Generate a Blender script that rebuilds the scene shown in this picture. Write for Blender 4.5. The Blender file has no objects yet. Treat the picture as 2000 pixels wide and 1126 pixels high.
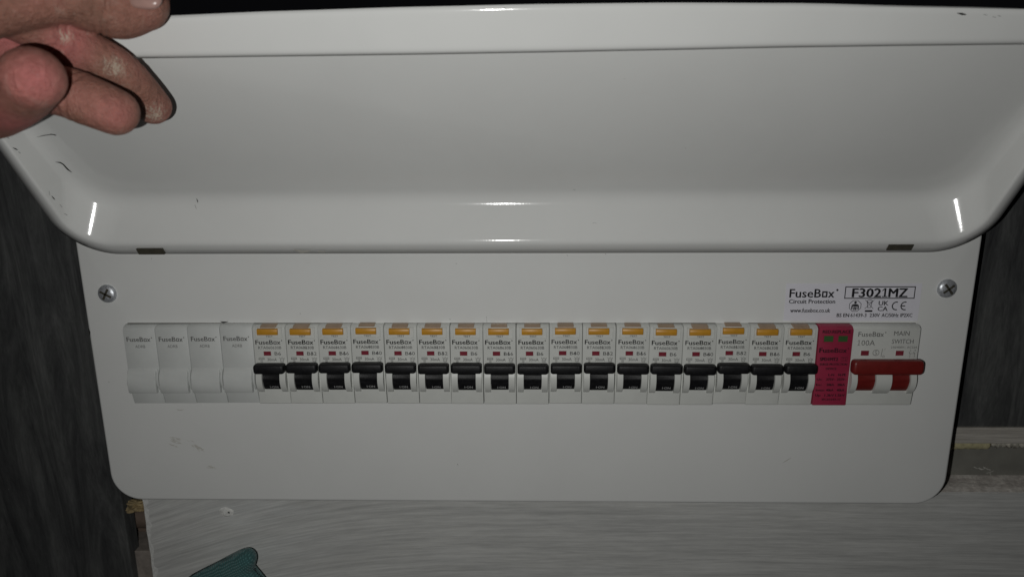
import bpy, bmesh, math, random
from mathutils import Vector, Matrix
from mathutils.bvhtree import BVHTree

MM = 0.001
S = bpy.context.scene
COL = S.collection
random.seed(7)

# ------------------------------------------------------------------ camera
F_PX = 1387.0                                   # focal length in pixels of a 2000 px wide frame
CAM = Vector((-2.414, -372.88, 130.62))         # millimetres
YAW, PITCH, ROLL = 0.02351838, -0.23447596, 0.00657773
RM = (Matrix.Rotation(YAW, 3, 'Z') @ Matrix.Rotation(PITCH, 3, 'X') @ Matrix.Rotation(ROLL, 3, 'Y'))
RIGHT, FWD, UP = RM.col[0].copy(), RM.col[1].copy(), RM.col[2].copy()
cd = bpy.data.cameras.new("camera")
cam = bpy.data.objects.new("camera", cd)
COL.objects.link(cam)
m3 = Matrix((RIGHT, UP, -FWD)).transposed()
cam.matrix_world = Matrix.Translation(CAM * MM) @ m3.to_4x4()
cd.sensor_fit = 'HORIZONTAL'
cd.sensor_width = 36.0
cd.lens = F_PX / 2000.0 * 36.0
cd.clip_start = 0.01
cd.clip_end = 50.0
cd.dof.use_dof = True
cd.dof.focus_distance = 0.385
cd.dof.aperture_fstop = 11.0
S.camera = cam

# ------------------------------------------------------------------ world, flash, exposure
w = bpy.data.worlds.new("World")
S.world = w
w.use_nodes = True
w.node_tree.nodes["Background"].inputs[0].default_value = (0.0022, 0.0022, 0.0026, 1)
w.node_tree.nodes["Background"].inputs[1].default_value = 1.0

ld = bpy.data.lights.new("phone_flash", 'POINT')
ld.shadow_soft_size = 0.0014
ld.energy = 2.42
ld.color = (1.0, 1.0, 0.978)
flash = bpy.data.objects.new("phone_flash", ld)
COL.objects.link(flash)
flash.matrix_world = Matrix.Translation((CAM + RIGHT * -25 + UP * -12 - FWD * 2) * MM) @ m3.to_4x4()

S.view_settings.view_transform = 'Standard'
S.view_settings.look = 'None'
S.view_settings.exposure = 0.0
S.view_settings.gamma = 1.0
S.view_settings.use_curve_mapping = False


# ------------------------------------------------------------------ helpers
def ray(px, py):
    return (RIGHT * ((px - 1000) / F_PX) + FWD - UP * ((py - 563) / F_PX)).normalized()


def at(px, py, y):
    """point (mm) on the plane Y=y seen at that place of the photograph"""
    d = ray(px, py)
    return CAM + d * ((y - CAM.y) / d.y)


def new_obj(name, verts, faces, mat, parent=None, smooth=False, mats=None):
    me = bpy.data.meshes.new(name)
    me.from_pydata([Vector(v) * MM for v in verts], [], faces)
    me.update()
    if smooth:
        me.polygons.foreach_set("use_smooth", [True] * len(me.polygons))
    me.materials.append(mat)
    o = bpy.data.objects.new(name, me)
    COL.objects.link(o)
    if parent:
        o.parent = parent
    return o


def bm_obj(name, bm, mat, parent=None, smooth_angle=None):
    me = bpy.data.meshes.new(name)
    bmesh.ops.recalc_face_normals(bm, faces=bm.faces)
    bm.to_mesh(me)
    bm.free()
    me.transform(Matrix.Scale(MM, 4))
    if smooth_angle is not None:
        me.polygons.foreach_set("use_smooth", [True] * len(me.polygons))
        me.set_sharp_from_angle(angle=math.radians(smooth_angle))
    me.materials.append(mat)
    o = bpy.data.objects.new(name, me)
    COL.objects.link(o)
    if parent:
        o.parent = parent
    return o


def empty(name, loc, label, cat, group=None):
    o = bpy.data.objects.new(name, None)
    o.empty_display_size = 0.01
    COL.objects.link(o)
    o.location = Vector(loc) * MM
    tag(o, label, cat, group)
    return o


def tag(o, label=None, cat=None, group=None, kind=None):
    if label:
        o["label"] = label
    if cat:
        o["category"] = cat
    if group:
        o["group"] = group
    if kind:
        o["kind"] = kind


def add_box(bm, x0, x1, y0, y1, z0, z1, bev=0.0, seg=2):
    vs = [bm.verts.new(c) for c in ((x0, y0, z0), (x1, y0, z0), (x1, y1, z0), (x0, y1, z0),
                                    (x0, y0, z1), (x1, y0, z1), (x1, y1, z1), (x0, y1, z1))]
    fs = [bm.faces.new([vs[i] for i in f]) for f in ((0, 3, 2, 1), (4, 5, 6, 7), (0, 1, 5, 4), (1, 2, 6, 5), (2, 3, 7, 6), (3, 0, 4, 7))]
    if bev:
        es = list({e for f in fs for e in f.edges})
        bmesh.ops.bevel(bm, geom=es, offset=bev, segments=seg, profile=0.5, affect='EDGES')


def add_prism(bm, prof, x0, x1, bev=0.0, seg=2, end_scale=None):
    """extrude a closed (y, z) profile along X"""
    n = len(prof)
    a = [bm.verts.new((x0, y, z)) for y, z in prof]
    b = [bm.verts.new((x1, y, z)) for y, z in prof]
    fs = [bm.faces.new(a), bm.faces.new(b[::-1])]
    for i in range(n):
        fs.append(bm.faces.new((a[i], b[i], b[(i + 1) % n], a[(i + 1) % n])))
    if bev:
        es = [e for e in {e for f in fs[:2] for e in f.edges}]
        bmesh.ops.bevel(bm, geom=es, offset=bev, segments=seg, profile=0.5, affect='EDGES')


def round_rect(x0, x1, z0, z1, r, n=10, rs=None):
    """loop of a rounded rectangle, counter-clockwise from lower left; rs = radii bl, br, tr, tl"""
    rs = rs or (r, r, r, r)
    pts = []
    for (cx, cz, a0, rr) in ((x0 + rs[0], z0 + rs[0], 180, rs[0]), (x1 - rs[1], z0 + rs[1], 270, rs[1]),
                             (x1 - rs[2], z1 - rs[2], 0, rs[2]), (x0 + rs[3], z1 - rs[3], 90, rs[3])):
        for i in range(n + 1):
            a = math.radians(a0 + 90 * i / n)
            pts.append((cx + rr * math.cos(a), cz + rr * math.sin(a)))
    return pts


# ------------------------------------------------------------------ materials
def mat_base(name):
    m = bpy.data.materials.new(name)
    m.use_nodes = True
    nt = m.node_tree
    return m, nt, nt.nodes["Principled BSDF"]


def N(nt, t, **kw):
    n = nt.nodes.new(t)
    for k, v in kw.items():
        setattr(n, k, v)
    return n


def coords(nt, scale=(1, 1, 1), rot=(0, 0, 0)):
    tc = N(nt, 'ShaderNodeTexCoord')
    mp = N(nt, 'ShaderNodeMapping')
    mp.inputs['Scale'].default_value = scale
    mp.inputs['Rotation'].default_value = rot
    geo = N(nt, 'ShaderNodeNewGeometry')
    nt.links.new(geo.outputs['Position'], mp.inputs['Vector'])
    return mp.outputs['Vector']


def noise(nt, vec, scale, detail=3, rough=0.5, dist=0.0):
    n = N(nt, 'ShaderNodeTexNoise')
    n.inputs['Scale'].default_value = scale
    n.inputs['Detail'].default_value = detail
    n.inputs['Roughness'].default_value = rough
    n.inputs['Distortion'].default_value = dist
    nt.links.new(vec, n.inputs['Vector'])
    return n.outputs['Fac']


def ramp(nt, fac, stops):
    r = N(nt, 'ShaderNodeValToRGB')
    e = r.color_ramp.elements
    while len(e) < len(stops):
        e.new(0.5)
    for i, (p, c) in enumerate(stops):
        e[i].position = p
        e[i].color = (*c, 1) if len(c) == 3 else c
    nt.links.new(fac, r.inputs[0])
    return r.outputs[0]


def mixc(nt, fac, a, b, mode='MIX'):
    m = N(nt, 'ShaderNodeMix', data_type='RGBA', blend_type=mode)
    for k, v in ((0, fac), (6, a), (7, b)):
        if hasattr(v, 'is_linked') or hasattr(v, 'links'):
            nt.links.new(v, m.inputs[k])
        elif k == 0:
            m.inputs[k].default_value = v
        else:
            m.inputs[k].default_value = (*v, 1)
    return m.outputs[2]


def bump(nt, bsdf, h, strength, dist):
    b = N(nt, 'ShaderNodeBump')
    b.inputs['Strength'].default_value = strength
    b.inputs['Distance'].default_value = dist
    nt.links.new(h, b.inputs['Height'])
    nt.links.new(b.outputs[0], bsdf.inputs['Normal'])


def plain(name, col, rough=0.5, metal=0.0, var=0.06, vscale=150, spec=0.5, bmp=0.0, bscale=900):
    m, nt, b = mat_base(name)
    v = coords(nt)
    f = noise(nt, v, vscale, 4, 0.6)
    lo = tuple(c * (1 - var) for c in col)
    hi = tuple(min(1, c * (1 + var)) for c in col)
    nt.links.new(ramp(nt, f, [(0.3, lo), (0.7, hi)]), b.inputs['Base Color'])
    b.inputs['Roughness'].default_value = rough
    b.inputs['Metallic'].default_value = metal
    b.inputs['Specular IOR Level'].default_value = spec
    if bmp:
        bump(nt, b, noise(nt, v, bscale, 3), bmp, 0.0002)
    return m


def paint(name, col, rough):
    """powder-coated steel: slight orange peel, faint dust, sparse dark specks"""
    m, nt, b = mat_base(name)
    v = coords(nt)
    dust = noise(nt, v, 14, 6, 0.65, 0.4)
    base = ramp(nt, dust, [(0.25, tuple(c * 0.965 for c in col)), (0.55, col), (0.8, tuple(min(1, c * 1.02) for c in col))])
    sp = noise(nt, v, 310, 2, 0.5)
    spk = ramp(nt, sp, [(0.80, (0, 0, 0)), (0.835, (1, 1, 1))])
    c2 = mixc(nt, spk, base, (0.16, 0.15, 0.12))
    sm = noise(nt, coords(nt, (1, 1, 2.2), (0, 0.5, 0)), 55, 5, 0.7, 1.2)
    smr = ramp(nt, sm, [(0.70, (0, 0, 0)), (0.82, (0.22, 0.22, 0.22))])
    nt.links.new(mixc(nt, smr, c2, (0.32, 0.30, 0.25)), b.inputs['Base Color'])
    rr = ramp(nt, dust, [(0.3, (rough * 1.25,) * 3), (0.7, (rough * 0.9,) * 3)])
    nt.links.new(rr, b.inputs['Roughness'])
    bump(nt, b, noise(nt, v, 620, 3, 0.55), 0.10, 0.0002)
    b.inputs['Specular IOR Level'].default_value = 0.3
    return m


M = {}
M['paint'] = paint("white_powder_coat", (0.70, 0.705, 0.69), 0.105)
M['body'] = plain("breaker_plastic", (0.60, 0.61, 0.58), 0.42, var=0.03, bmp=0.05)
M['blank'] = plain("blank_plastic", (0.56, 0.575, 0.56), 0.45, var=0.03, bmp=0.05)
M['black'] = plain("black_plastic", (0.007, 0.007, 0.008), 0.5, var=0.5, vscale=500, bmp=0.5, bscale=1700, spec=0.35)
M['yellow'] = plain("amber_button", (0.55, 0.265, 0.025), 0.4, var=0.08, vscale=300)
M['amber_dark'] = plain("amber_stem", (0.33, 0.235, 0.16), 0.4, var=0.1, vscale=300)
M['red'] = plain("red_toggle", (0.155, 0.013, 0.011), 0.42, var=0.1, vscale=300, bmp=0.1)
M['flag'] = plain("red_flag", (0.20, 0.028, 0.042), 0.25, var=0.1, vscale=400)
M['crimson'] = plain("crimson_shell", (0.31, 0.024, 0.060), 0.42, var=0.04)
M['crimson_ink'] = plain("dark_red_ink", (0.035, 0.003, 0.010), 0.6)
M['green'] = plain("green_flag", (0.045, 0.105, 0.035), 0.3, var=0.1)
M['ink'] = plain("grey_ink", (0.05, 0.05, 0.05), 0.6)
M['ink_light'] = plain("light_grey_ink", (0.14, 0.14, 0.135), 0.6)
M['ink_black'] = plain("black_ink", (0.012, 0.012, 0.014), 0.5)
M['ink_white'] = plain("white_ink", (0.45, 0.45, 0.45), 0.5)
M['paper'] = plain("label_paper", (0.72, 0.71, 0.765), 0.45, var=0.02)
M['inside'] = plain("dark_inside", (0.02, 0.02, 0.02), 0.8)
M['scuff'] = plain("black_scuff", (0.02, 0.02, 0.018), 0.6)
M['smear'] = plain("grey_smear", (0.44, 0.43, 0.39), 0.6)
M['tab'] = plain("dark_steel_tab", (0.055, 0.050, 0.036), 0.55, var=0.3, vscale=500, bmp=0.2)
M['foam'] = plain("yellow_foam", (0.46, 0.42, 0.25), 0.85, var=0.25, vscale=300, bmp=0.6, bscale=400)
M['grey_board'] = plain("dark_grey_board", (0.21, 0.205, 0.18), 0.7, var=0.15, vscale=60, bmp=0.15)
M['brown'] = plain("brown_wood", (0.15, 0.11, 0.085), 0.7, var=0.25, vscale=80, bmp=0.2)


def m_steel():
    m, nt, b = mat_base("zinc_steel")
    v = coords(nt)
    f = noise(nt, v, 900, 4, 0.6)
    nt.links.new(ramp(nt, f, [(0.3, (0.42, 0.44, 0.47)), (0.7, (0.75, 0.77, 0.80))]), b.inputs['Base Color'])
    b.inputs['Metallic'].default_value = 0.62
    b.inputs['Roughness'].default_value = 0.42
    bump(nt, b, noise(nt, v, 420, 3), 1.0, 0.0003)
    return m


M['steel'] = m_steel()


def m_panel():
    """dark grey laminate with streaky vertical wood grain"""
    m, nt, b = mat_base("charcoal_grain")
    g1 = noise(nt, coords(nt, (1, 1, 0.14)), 60, 9, 0.74, 1.1)
    g2 = noise(nt, coords(nt, (1, 1, 0.22)), 520, 6, 0.75, 0.5)
    sp = noise(nt, coords(nt), 420, 2, 0.5)
    c1 = ramp(nt, g1, [(0.32, (0.036, 0.037, 0.039)), (0.50, (0.075, 0.077, 0.077)), (0.70, (0.135, 0.137, 0.135))])
    c2 = mixc(nt, 0.6, c1, ramp(nt, g2, [(0.3, (0.55, 0.55, 0.55)), (0.7, (1.15, 1.15, 1.15))]), 'MULTIPLY')
    bl_ = noise(nt, coords(nt, (1, 1, 0.5)), 19, 4, 0.6)
    c2 = mixc(nt, 0.6, c2, ramp(nt, bl_, [(0.35, (0.6, 0.6, 0.62)), (0.65, (1.25, 1.25, 1.22))]), 'MULTIPLY')
    spk = ramp(nt, sp, [(0.78, (0, 0, 0)), (0.82, (0.55, 0.55, 0.55))])
    nt.links.new(mixc(nt, spk, c2, (0.24, 0.245, 0.24)), b.inputs['Base Color'])
    b.inputs['Roughness'].default_value = 0.62
    b.inputs['Specular IOR Level'].default_value = 0.25
    bump(nt, b, g2, 0.15, 0.0003)
    return m


M['panel'] = m_panel()


def m_brushed(name, c0, c1, fan=True):
    """thin white paint dragged over a board with a brush"""
    m, nt, b = mat_base(name)
    geo = N(nt, 'ShaderNodeNewGeometry')
    sep = N(nt, 'ShaderNodeSeparateXYZ')
    nt.links.new(geo.outputs['Position'], sep.inputs[0])
    # strokes fan downwards at the left end: z + k * (x - x0)^2 style bend
    mx = N(nt, 'ShaderNodeMath', operation='ADD')
    mx.inputs[1].default_value = 0.03
    nt.links.new(sep.outputs['X'], mx.inputs[0])
    mn = N(nt, 'ShaderNodeMath', operation='MINIMUM')
    mn.inputs[1].default_value = 0.0
    nt.links.new(mx.outputs[0], mn.inputs[0])
    sq = N(nt, 'ShaderNodeMath', operation='MULTIPLY')
    nt.links.new(mn.outputs[0], sq.inputs[0])
    nt.links.new(mn.outputs[0], sq.inputs[1])
    k = N(nt, 'ShaderNodeMath', operation='MULTIPLY_ADD')
    k.inputs[1].default_value = 0.85 if fan else 0.0
    nt.links.new(sq.outputs[0], k.inputs[0])
    nt.links.new(sep.outputs['Z'], k.inputs[2])
    wob = noise(nt, coords(nt, (1, 1, 1)), 9, 2)
    k2 = N(nt, 'ShaderNodeMath', operation='MULTIPLY_ADD')
    k2.inputs[1].default_value = 0.004
    nt.links.new(wob, k2.inputs[0])
    nt.links.new(k.outputs[0], k2.inputs[2])
    com = N(nt, 'ShaderNodeCombineXYZ')
    xs = N(nt, 'ShaderNodeMath', operation='MULTIPLY')
    xs.inputs[1].default_value = 0.035
    nt.links.new(sep.outputs['X'], xs.inputs[0])
    nt.links.new(xs.outputs[0], com.inputs[0])
    nt.links.new(k2.outputs[0], com.inputs[2])
    n1 = noise(nt, com.outputs[0], 330, 8, 0.74)
    n2 = noise(nt, com.outputs[0], 1600, 4, 0.7)
    big = noise(nt, coords(nt, (0.5, 1, 1.6)), 16, 5, 0.6)
    col = ramp(nt, n1, [(0.26, tuple(c * 0.80 for c in c0)), (0.42, c0), (0.58, c1), (0.85, tuple(c * 1.1 for c in c1))])
    col = mixc(nt, 0.4, col, ramp(nt, n2, [(0.3, (0.55, 0.55, 0.55)), (0.7, (1.15, 1.15, 1.15))]), 'MULTIPLY')
    col = mixc(nt, 0.35, col, ramp(nt, big, [(0.3, (0.66, 0.65, 0.63)), (0.52, (0.95, 0.93, 0.89)), (0.7, (1.12, 1.13, 1.13))]), 'MULTIPLY')
    nt.links.new(col, b.inputs['Base Color'])
    b.inputs['Roughness'].default_value = 0.6
    bump(nt, b, n1, 0.25, 0.0006)
    return m


M['brushed'] = m_brushed("brushed_white_paint", (0.56, 0.565, 0.555), (0.70, 0.705, 0.69))
M['trim'] = m_brushed("brushed_trim", (0.40, 0.375, 0.34), (0.62, 0.59, 0.54), False)


def m_rough_edge():
    m, nt, b = mat_base("chipped_board_edge")
    v = coords(nt, (0.5, 1, 1.4))
    a = noise(nt, v, 180, 6, 0.7, 0.5)
    c = noise(nt, v, 900, 3)
    col = mixc(nt, 0.5, ramp(nt, a, [(0.3, (0.38, 0.34, 0.31)), (0.6, (0.66, 0.62, 0.57)), (0.8, (0.8, 0.78, 0.75))]),
               ramp(nt, c, [(0.3, (0.5, 0.5, 0.5)), (0.7, (1.2, 1.2, 1.2))]), 'MULTIPLY')
    nt.links.new(col, b.inputs['Base Color'])
    b.inputs['Roughness'].default_value = 0.8
    bump(nt, b, a, 0.6, 0.001)
    return m


M['rough_edge'] = m_rough_edge()


# ------------------------------------------------------------------ flat print
_glyph = {}


def text_geo(s, bold=0.0):
    key = (s, bold)
    if key in _glyph:
        return _glyph[key]
    cu = bpy.data.curves.new("t", 'FONT')
    cu.body = s
    cu.resolution_u = 2
    cu.offset = bold
    ob = bpy.data.objects.new("t", cu)
    COL.objects.link(ob)
    dg = bpy.context.evaluated_depsgraph_get()
    me = bpy.data.meshes.new_from_object(ob.evaluated_get(dg))
    vs = [(v.co.x, v.co.y) for v in me.vertices]
    fs = [tuple(p.vertices) for p in me.polygons]
    bpy.data.objects.remove(ob)
    bpy.data.curves.remove(cu)
    bpy.data.meshes.remove(me)
    x0, x1 = min(v[0] for v in vs), max(v[0] for v in vs)
    _glyph[key] = ([(x - x0, y) for x, y in vs], fs, x1 - x0)
    return _glyph[key]


CAP = 0.70


class Print:
    """collects flat marks in an (x, z) plane"""

    def __init__(self):
        self.v, self.f = [], []

    def add(self, vs, fs):
        k = len(self.v)
        self.v += [v if len(v) == 3 else (v[0], v[1], 0.0) for v in vs]
        self.f += [tuple(i + k for i in f) for f in fs]

    def text(self, s, x, z, h, width=None, align='C', bold=0.0, slant=0.0):
        vs, fs, w0 = text_geo(s)
        sy = h / CAP
        sx = width / w0 if width else sy
        tw = w0 * sx
        ox = x - tw / 2 if align == 'C' else (x if align == 'L' else x - tw)
        if '1' in s and bold <= 0 and len(s) <= 3 and s[0] == 'B':
            cw = (width or tw) / len(s)
            for i_, ch in enumerate(s):
                cx_ = ox + cw * (i_ + 0.5)
                if ch == '1':
                    self.one(cx_ + 0.05 * cw, z, h, h * 0.16)
                else:
                    self.text(ch, cx_, z, h, width=cw * 0.78)
            return
        k = 1 if bold <= 0 else 3
        for q in range(k):
            dx = 0 if k == 1 else (q - 1) * bold * 1.3 * h
            dz = 0 if k == 1 else (0, 0.5, -0.5)[q] * bold * h
            self.add([(ox + a * sx + dx, z - h / 2 + b * sy + dz, -0.003 * q) for a, b in vs], fs)

    def poly(self, pts):
        self.add(list(pts), [tuple(range(len(pts)))])

    def rect(self, x0, x1, z0, z1):
        self.poly([(x0, z0), (x1, z0), (x1, z1), (x0, z1)])

    def ring(self, pts_o, pts_i):
        n = len(pts_o)
        self.add(list(pts_o) + list(pts_i), [(i, (i + 1) % n, n + (i + 1) % n, n + i) for i in range(n)])

    def frame(self, x0, x1, z0, z1, t):
        self.ring([(x0, z0), (x1, z0), (x1, z1), (x0, z1)], [(x0 + t, z0 + t), (x1 - t, z0 + t), (x1 - t, z1 - t), (x0 + t, z1 - t)])

    def circ(self, x, z, r, t, n=16):
        c = [(math.cos(2 * math.pi * i / n), math.sin(2 * math.pi * i / n)) for i in range(n)]
        self.ring([(x + a * r, z + b * r) for a, b in c], [(x + a * (r - t), z + b * (r - t)) for a, b in c])

    def disc(self, x, z, r, n=12):
        self.poly([(x + r * math.cos(2 * math.pi * i / n), z + r * math.sin(2 * math.pi * i / n)) for i in range(n)])

    def line(self, pts, t):
        for (ax, az), (bx, bz) in zip(pts, pts[1:]):
            l = math.hypot(bx - ax, bz - az) or 1
            nx, nz = -(bz - az) / l * t / 2, (bx - ax) / l * t / 2
            self.poly([(ax + nx, az + nz), (ax - nx, az - nz), (bx - nx, bz - nz), (bx + nx, bz + nz)])

    def arc(self, x, z, r, t, a0, a1, n=12, sx=1.0):
        self.line([(x + sx * r * math.cos(math.radians(a0 + (a1 - a0) * i / n)), z + r * math.sin(math.radians(a0 + (a1 - a0) * i / n))) for i in range(n + 1)], t)

    def one(self, x, z, h, t):
        """a figure one with flag and foot"""
        lo, hi = z - h / 2, z + h / 2
        self.rect(x - t / 2, x + t / 2, lo, hi)
        self.poly([(x - t / 2, hi), (x - t / 2 - h * 0.22, hi - h * 0.20), (x - t / 2 - h * 0.22, hi - h * 0.20 - t * 0.75), (x - t / 2, hi - t * 0.8)])
        self.rect(x - t / 2 - h * 0.20, x - t / 2, lo, lo + t * 0.6)
        self.rect(x + t / 2, x + t / 2 + h * 0.20, lo, lo + t * 0.6)

    def logo(self, x, z, h, width, bold=0.02):
        """the maker's word mark with its square o and small registered dot"""
        k = width / 5.55
        self.text("FuseB", x, z, h, width=k * 3.75, align='L', bold=bold)
        ox = x + k * 3.88
        lo = z - h / 2
        t = h * 0.17
        self.frame(ox, ox + k * 0.66, lo, lo + h * 0.72, t)
        self.text("x", ox + k * 0.75, z, h, width=k * 0.72, align='L', bold=bold)
        self.disc(x + width + h * 0.12, z + h * 0.36, h * 0.13, 8)

    def build(self, name, y, mat, parent, fn=None):
        fn = fn or (lambda a, b: (a, y, b))
        o = new_obj(name, [Vector(fn(a, b)) + Vector((0, c, 0)) for a, b, c in self.v], self.f, mat, parent)
        return o


# ------------------------------------------------------------------ setting: wall, boards
WALL = 42.0


def wall_rect(px0, py0, px1, py1, y):
    a, b = at(px0, py0, y), at(px1, py1, y)
    return min(a.x, b.x), max(a.x, b.x), min(a.z, b.z), max(a.z, b.z)


zr = at(1930, 834, WALL).z                      # lower end of the dark panel right of the unit
xl_edge = at(250, 1060, WALL).x                 # right edge of the dark panel on the left
bm = bmesh.new()
add_box(bm, -700, xl_edge, WALL, WALL + 12, -420, 168, 0.8)
wl = bm_obj("wall_panel", bm, M['panel'])
tag(wl, "dark charcoal grained wall panel left of the fuse box", "wall panel", kind="structure")
bm = bmesh.new()
add_box(bm, xl_edge + 60, 720, WALL, WALL + 12, zr, 168, 0.8)
wr = bm_obj("wall_panel", bm, M['panel'])
tag(wr, "dark charcoal grained wall panel right of the fuse box above the trim", "wall panel", kind="structure")
bm = bmesh.new()
add_box(bm, -700, 720, WALL + 30, WALL + 40, -420, 168, 0.0)
wb = bm_obj("wall", bm, M['brown'])
tag(wb, kind="structure")

# painted board below the unit, rough chamfered top edge towards the right
BY = WALL - 8
bx0 = at(284, 1010, BY).x
bz_top = at(1930, 960, BY).z
bz_back = at(1930, 927, BY + 14).z
board = empty("painted_board", (bx0, BY, -420), "grey board streaked with thin white brushed paint below the fuse box", "board")


def board_piece(name, verts, faces, mat):
    o = new_obj(name, verts, faces, mat)
    o.parent = board
    o.matrix_parent_inverse = Matrix.Translation(-board.location)
    return o


x1b = 720
zb = -420
bv, bf = [], []
nx = 60
# front face with softly uneven left edge
rows = 40
for r in range(rows + 1):
    z = zb + (bz_top - zb) * r / rows
    j = 0.15 * math.sin(r * 1.7) + 0.12 * math.sin(r * 4.3)
    bv += [(bx0 + j, BY, z), (x1b, BY, z), (bx0 + j + 0.2, BY + 22, z)]
for r in range(rows):
    a = 3 * r
    bf += [(a, a + 1, a + 4, a + 3), (a + 2, a, a + 3, a + 5)]
board_piece("front_face", bv, bf, M['brushed'])
sv_, sf_ = [], []
for r in range(121):
    z = zb + (bz_top - zb) * r / 120
    j = 0.15 * math.sin(r / 3 * 1.7) + 0.12 * math.sin(r / 3 * 4.3)
    sv_ += [(bx0 + j - 0.1, BY - 0.12, z), (bx0 + j + 2.2 + random.uniform(-1.2, 1.6), BY - 0.06, z)]
sf_ = [(2 * r, 2 * r + 1, 2 * r + 3, 2 * r + 2) for r in range(120)]
board_piece("paint_edge", sv_, sf_, plain("thick_white_paint", (0.68, 0.68, 0.66), 0.7, var=0.2, vscale=500, bmp=0.5, bscale=500))
ev, ef = [], []
ne = 260
for i in range(ne + 1):
    x = bx0 + (x1b - bx0) * i / ne
    j1 = random.uniform(-0.5, 0.4)
    j2 = random.uniform(-0.35, 0.35)
    ev += [(x, BY - 0.15, bz_top - 0.6 + j1), (x, BY + 4, (bz_top * 0.6 + bz_back * 0.4) + j2), (x, BY + 14, bz_back), (x, BY + 22, bz_back + 0.2)]
for i in range(ne):
    a = 4 * i
    for k in range(3):
        ef.append((a + k, a + 4 + k, a + 5 + k, a + 1 + k))
board_piece("top_edge", ev, ef, M['rough_edge'])

# trim above it, at the right
t0, t1 = at(1930, 834, WALL - 2).z, at(1930, 866, WALL - 2).z
bm = bmesh.new()
add_box(bm, 60, 720, WALL - 2, WALL + 12, t1, t0 - 0.3, 0.7)
tr = bm_obj("trim_strip", bm, M['trim'])
tag(tr, "narrow beige brushed trim strip under the dark panel at right", "trim")
g1 = at(1930, 930, WALL + 6).z
bm = bmesh.new()
add_box(bm, 60, 720, WALL + 6, WALL + 14, g1 - 10, t1 + 3, 0.4)
gb = bm_obj("backing_board", bm, M['grey_board'])
tag(gb, "dark grey recessed board between trim strip and painted board", "board")


sc = plain("white_scratch", (0.55, 0.54, 0.50), 0.7, var=0.2, vscale=600)
for pts_ in (([(1902, 911), (1908, 914), (1914, 913)], 1.6), ([(1912, 914), (1918, 916), (1925, 913)], 2.6), ([(1920, 911), (1928, 915), (1934, 917)], 1.4), ([(1926, 923), (1934, 921), (1940, 919)], 1.2), ([(1933, 922), (1936, 930)], 1.0)):
    vs_ = []
    for (px, py) in pts_[0]:
        a_ = at(px, py, WALL + 5.93)
        h_ = pts_[1] / 6.0
        vs_ += [(a_.x, a_.y, a_.z - h_ * random.uniform(0.5, 1)), (a_.x + 0.2, a_.y, a_.z + h_ * random.uniform(0.5, 1))]
    new_obj("scratch", vs_, [(2 * i, 2 * i + 2, 2 * i + 3, 2 * i + 1) for i in range(len(pts_[0]) - 1)], sc, gb)


# a lumpy bead along X made of rings
def bead(name, p0, p1, rad, mat, n, seg=8, jit=0.35, squash=0.7):
    vs, fs = [], []
    for i in range(n + 1):
        t = i / n
        c = Vector(p0).lerp(Vector(p1), t)
        for k in range(seg):
            a = 2 * math.pi * k / seg
            r = rad * (1 + random.uniform(-jit, jit)) * (0.35 if i in (0, n) else 1)
            vs.append((c.x, c.y + r * squash * math.cos(a), c.z + r * math.sin(a)))
    for i in range(n):
        for k in range(seg):
            a, b = i * seg + k, i * seg + (k + 1) % seg
            fs.append((a, b, b + seg, a + seg))
    fs += [tuple(range(seg))[::-1], tuple(range(n * seg, n * seg + seg))]
    return new_obj(name, vs, fs, mat, smooth=True)


fy = WALL + 4
o = bead("foam_bead", at(1830, 869, fy), at(1934, 868, fy), 2.7, M['foam'], 26, jit=0.10)
tag(o, "smooth olive yellow filler bead under the beige trim strip", "filler")
fw = plain("white_filler", (0.42, 0.40, 0.34), 0.85, var=0.3, vscale=500, bmp=0.6, bscale=500)
o = bead("filler_crumb", at(1936, 866, fy), at(2080, 868, fy), 2.0, fw, 60, jit=0.5)
tag(o, "crumbly white filler bead under the trim strip at far right", "filler")

# gap between the left panel and the painted board
gz0, gz1 = at(270, 1052, WALL + 20).z, at(270, 1075, WALL + 20).z
bm = bmesh.new()
add_box(bm, xl_edge - 20, bx0 + 60, WALL + 6, WALL + 30, gz0 - 26, gz0, 0.6)
lb = bm_obj("batten", bm, plain("dusty_batten", (0.24, 0.21, 0.185), 0.8, var=0.3, vscale=160, bmp=0.3))
tag(lb, "dusty brown batten end in the gap at lower left", "batten")
pz = at(268, 1020, WALL + 16).z
bv = []
bm = bmesh.new()
prof = [(WALL + 22 + 5.5 * math.cos(a * math.pi / 8), pz + 7.0 * math.sin(a * math.pi / 8)) for a in range(16)]
add_prism(bm, prof, xl_edge - 30, bx0 + 60)
pp = bm_obj("pipe", bm, M['brown'], smooth_angle=40)
tag(pp, "rusty brown pipe seen in the gap beside the painted board", "pipe")
c = at(266, 986, WALL + 8)
bm = bmesh.new()
bmesh.ops.create_icosphere(bm, subdivisions=4, radius=1.0)
for v in bm.verts:
    k = 1 + 0.25 * math.sin(v.co.x * 7 + v.co.z * 5) + 0.15 * math.sin(v.co.z * 17 + v.co.y * 9) + random.uniform(-0.06, 0.06)
    v.co = Vector((c.x + v.co.x * 9 * k, c.y + v.co.y * 5 * k, c.z + v.co.z * 3.4 * k))
fo = bm_obj("foam_lump", bm, plain("tan_foam", (0.33, 0.25, 0.13), 0.9, var=0.75, vscale=190, bmp=0.8, bscale=300), smooth_angle=60)
tag(fo, "tan expanding foam lump in gap under the fuse box corner", "foam")

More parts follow.
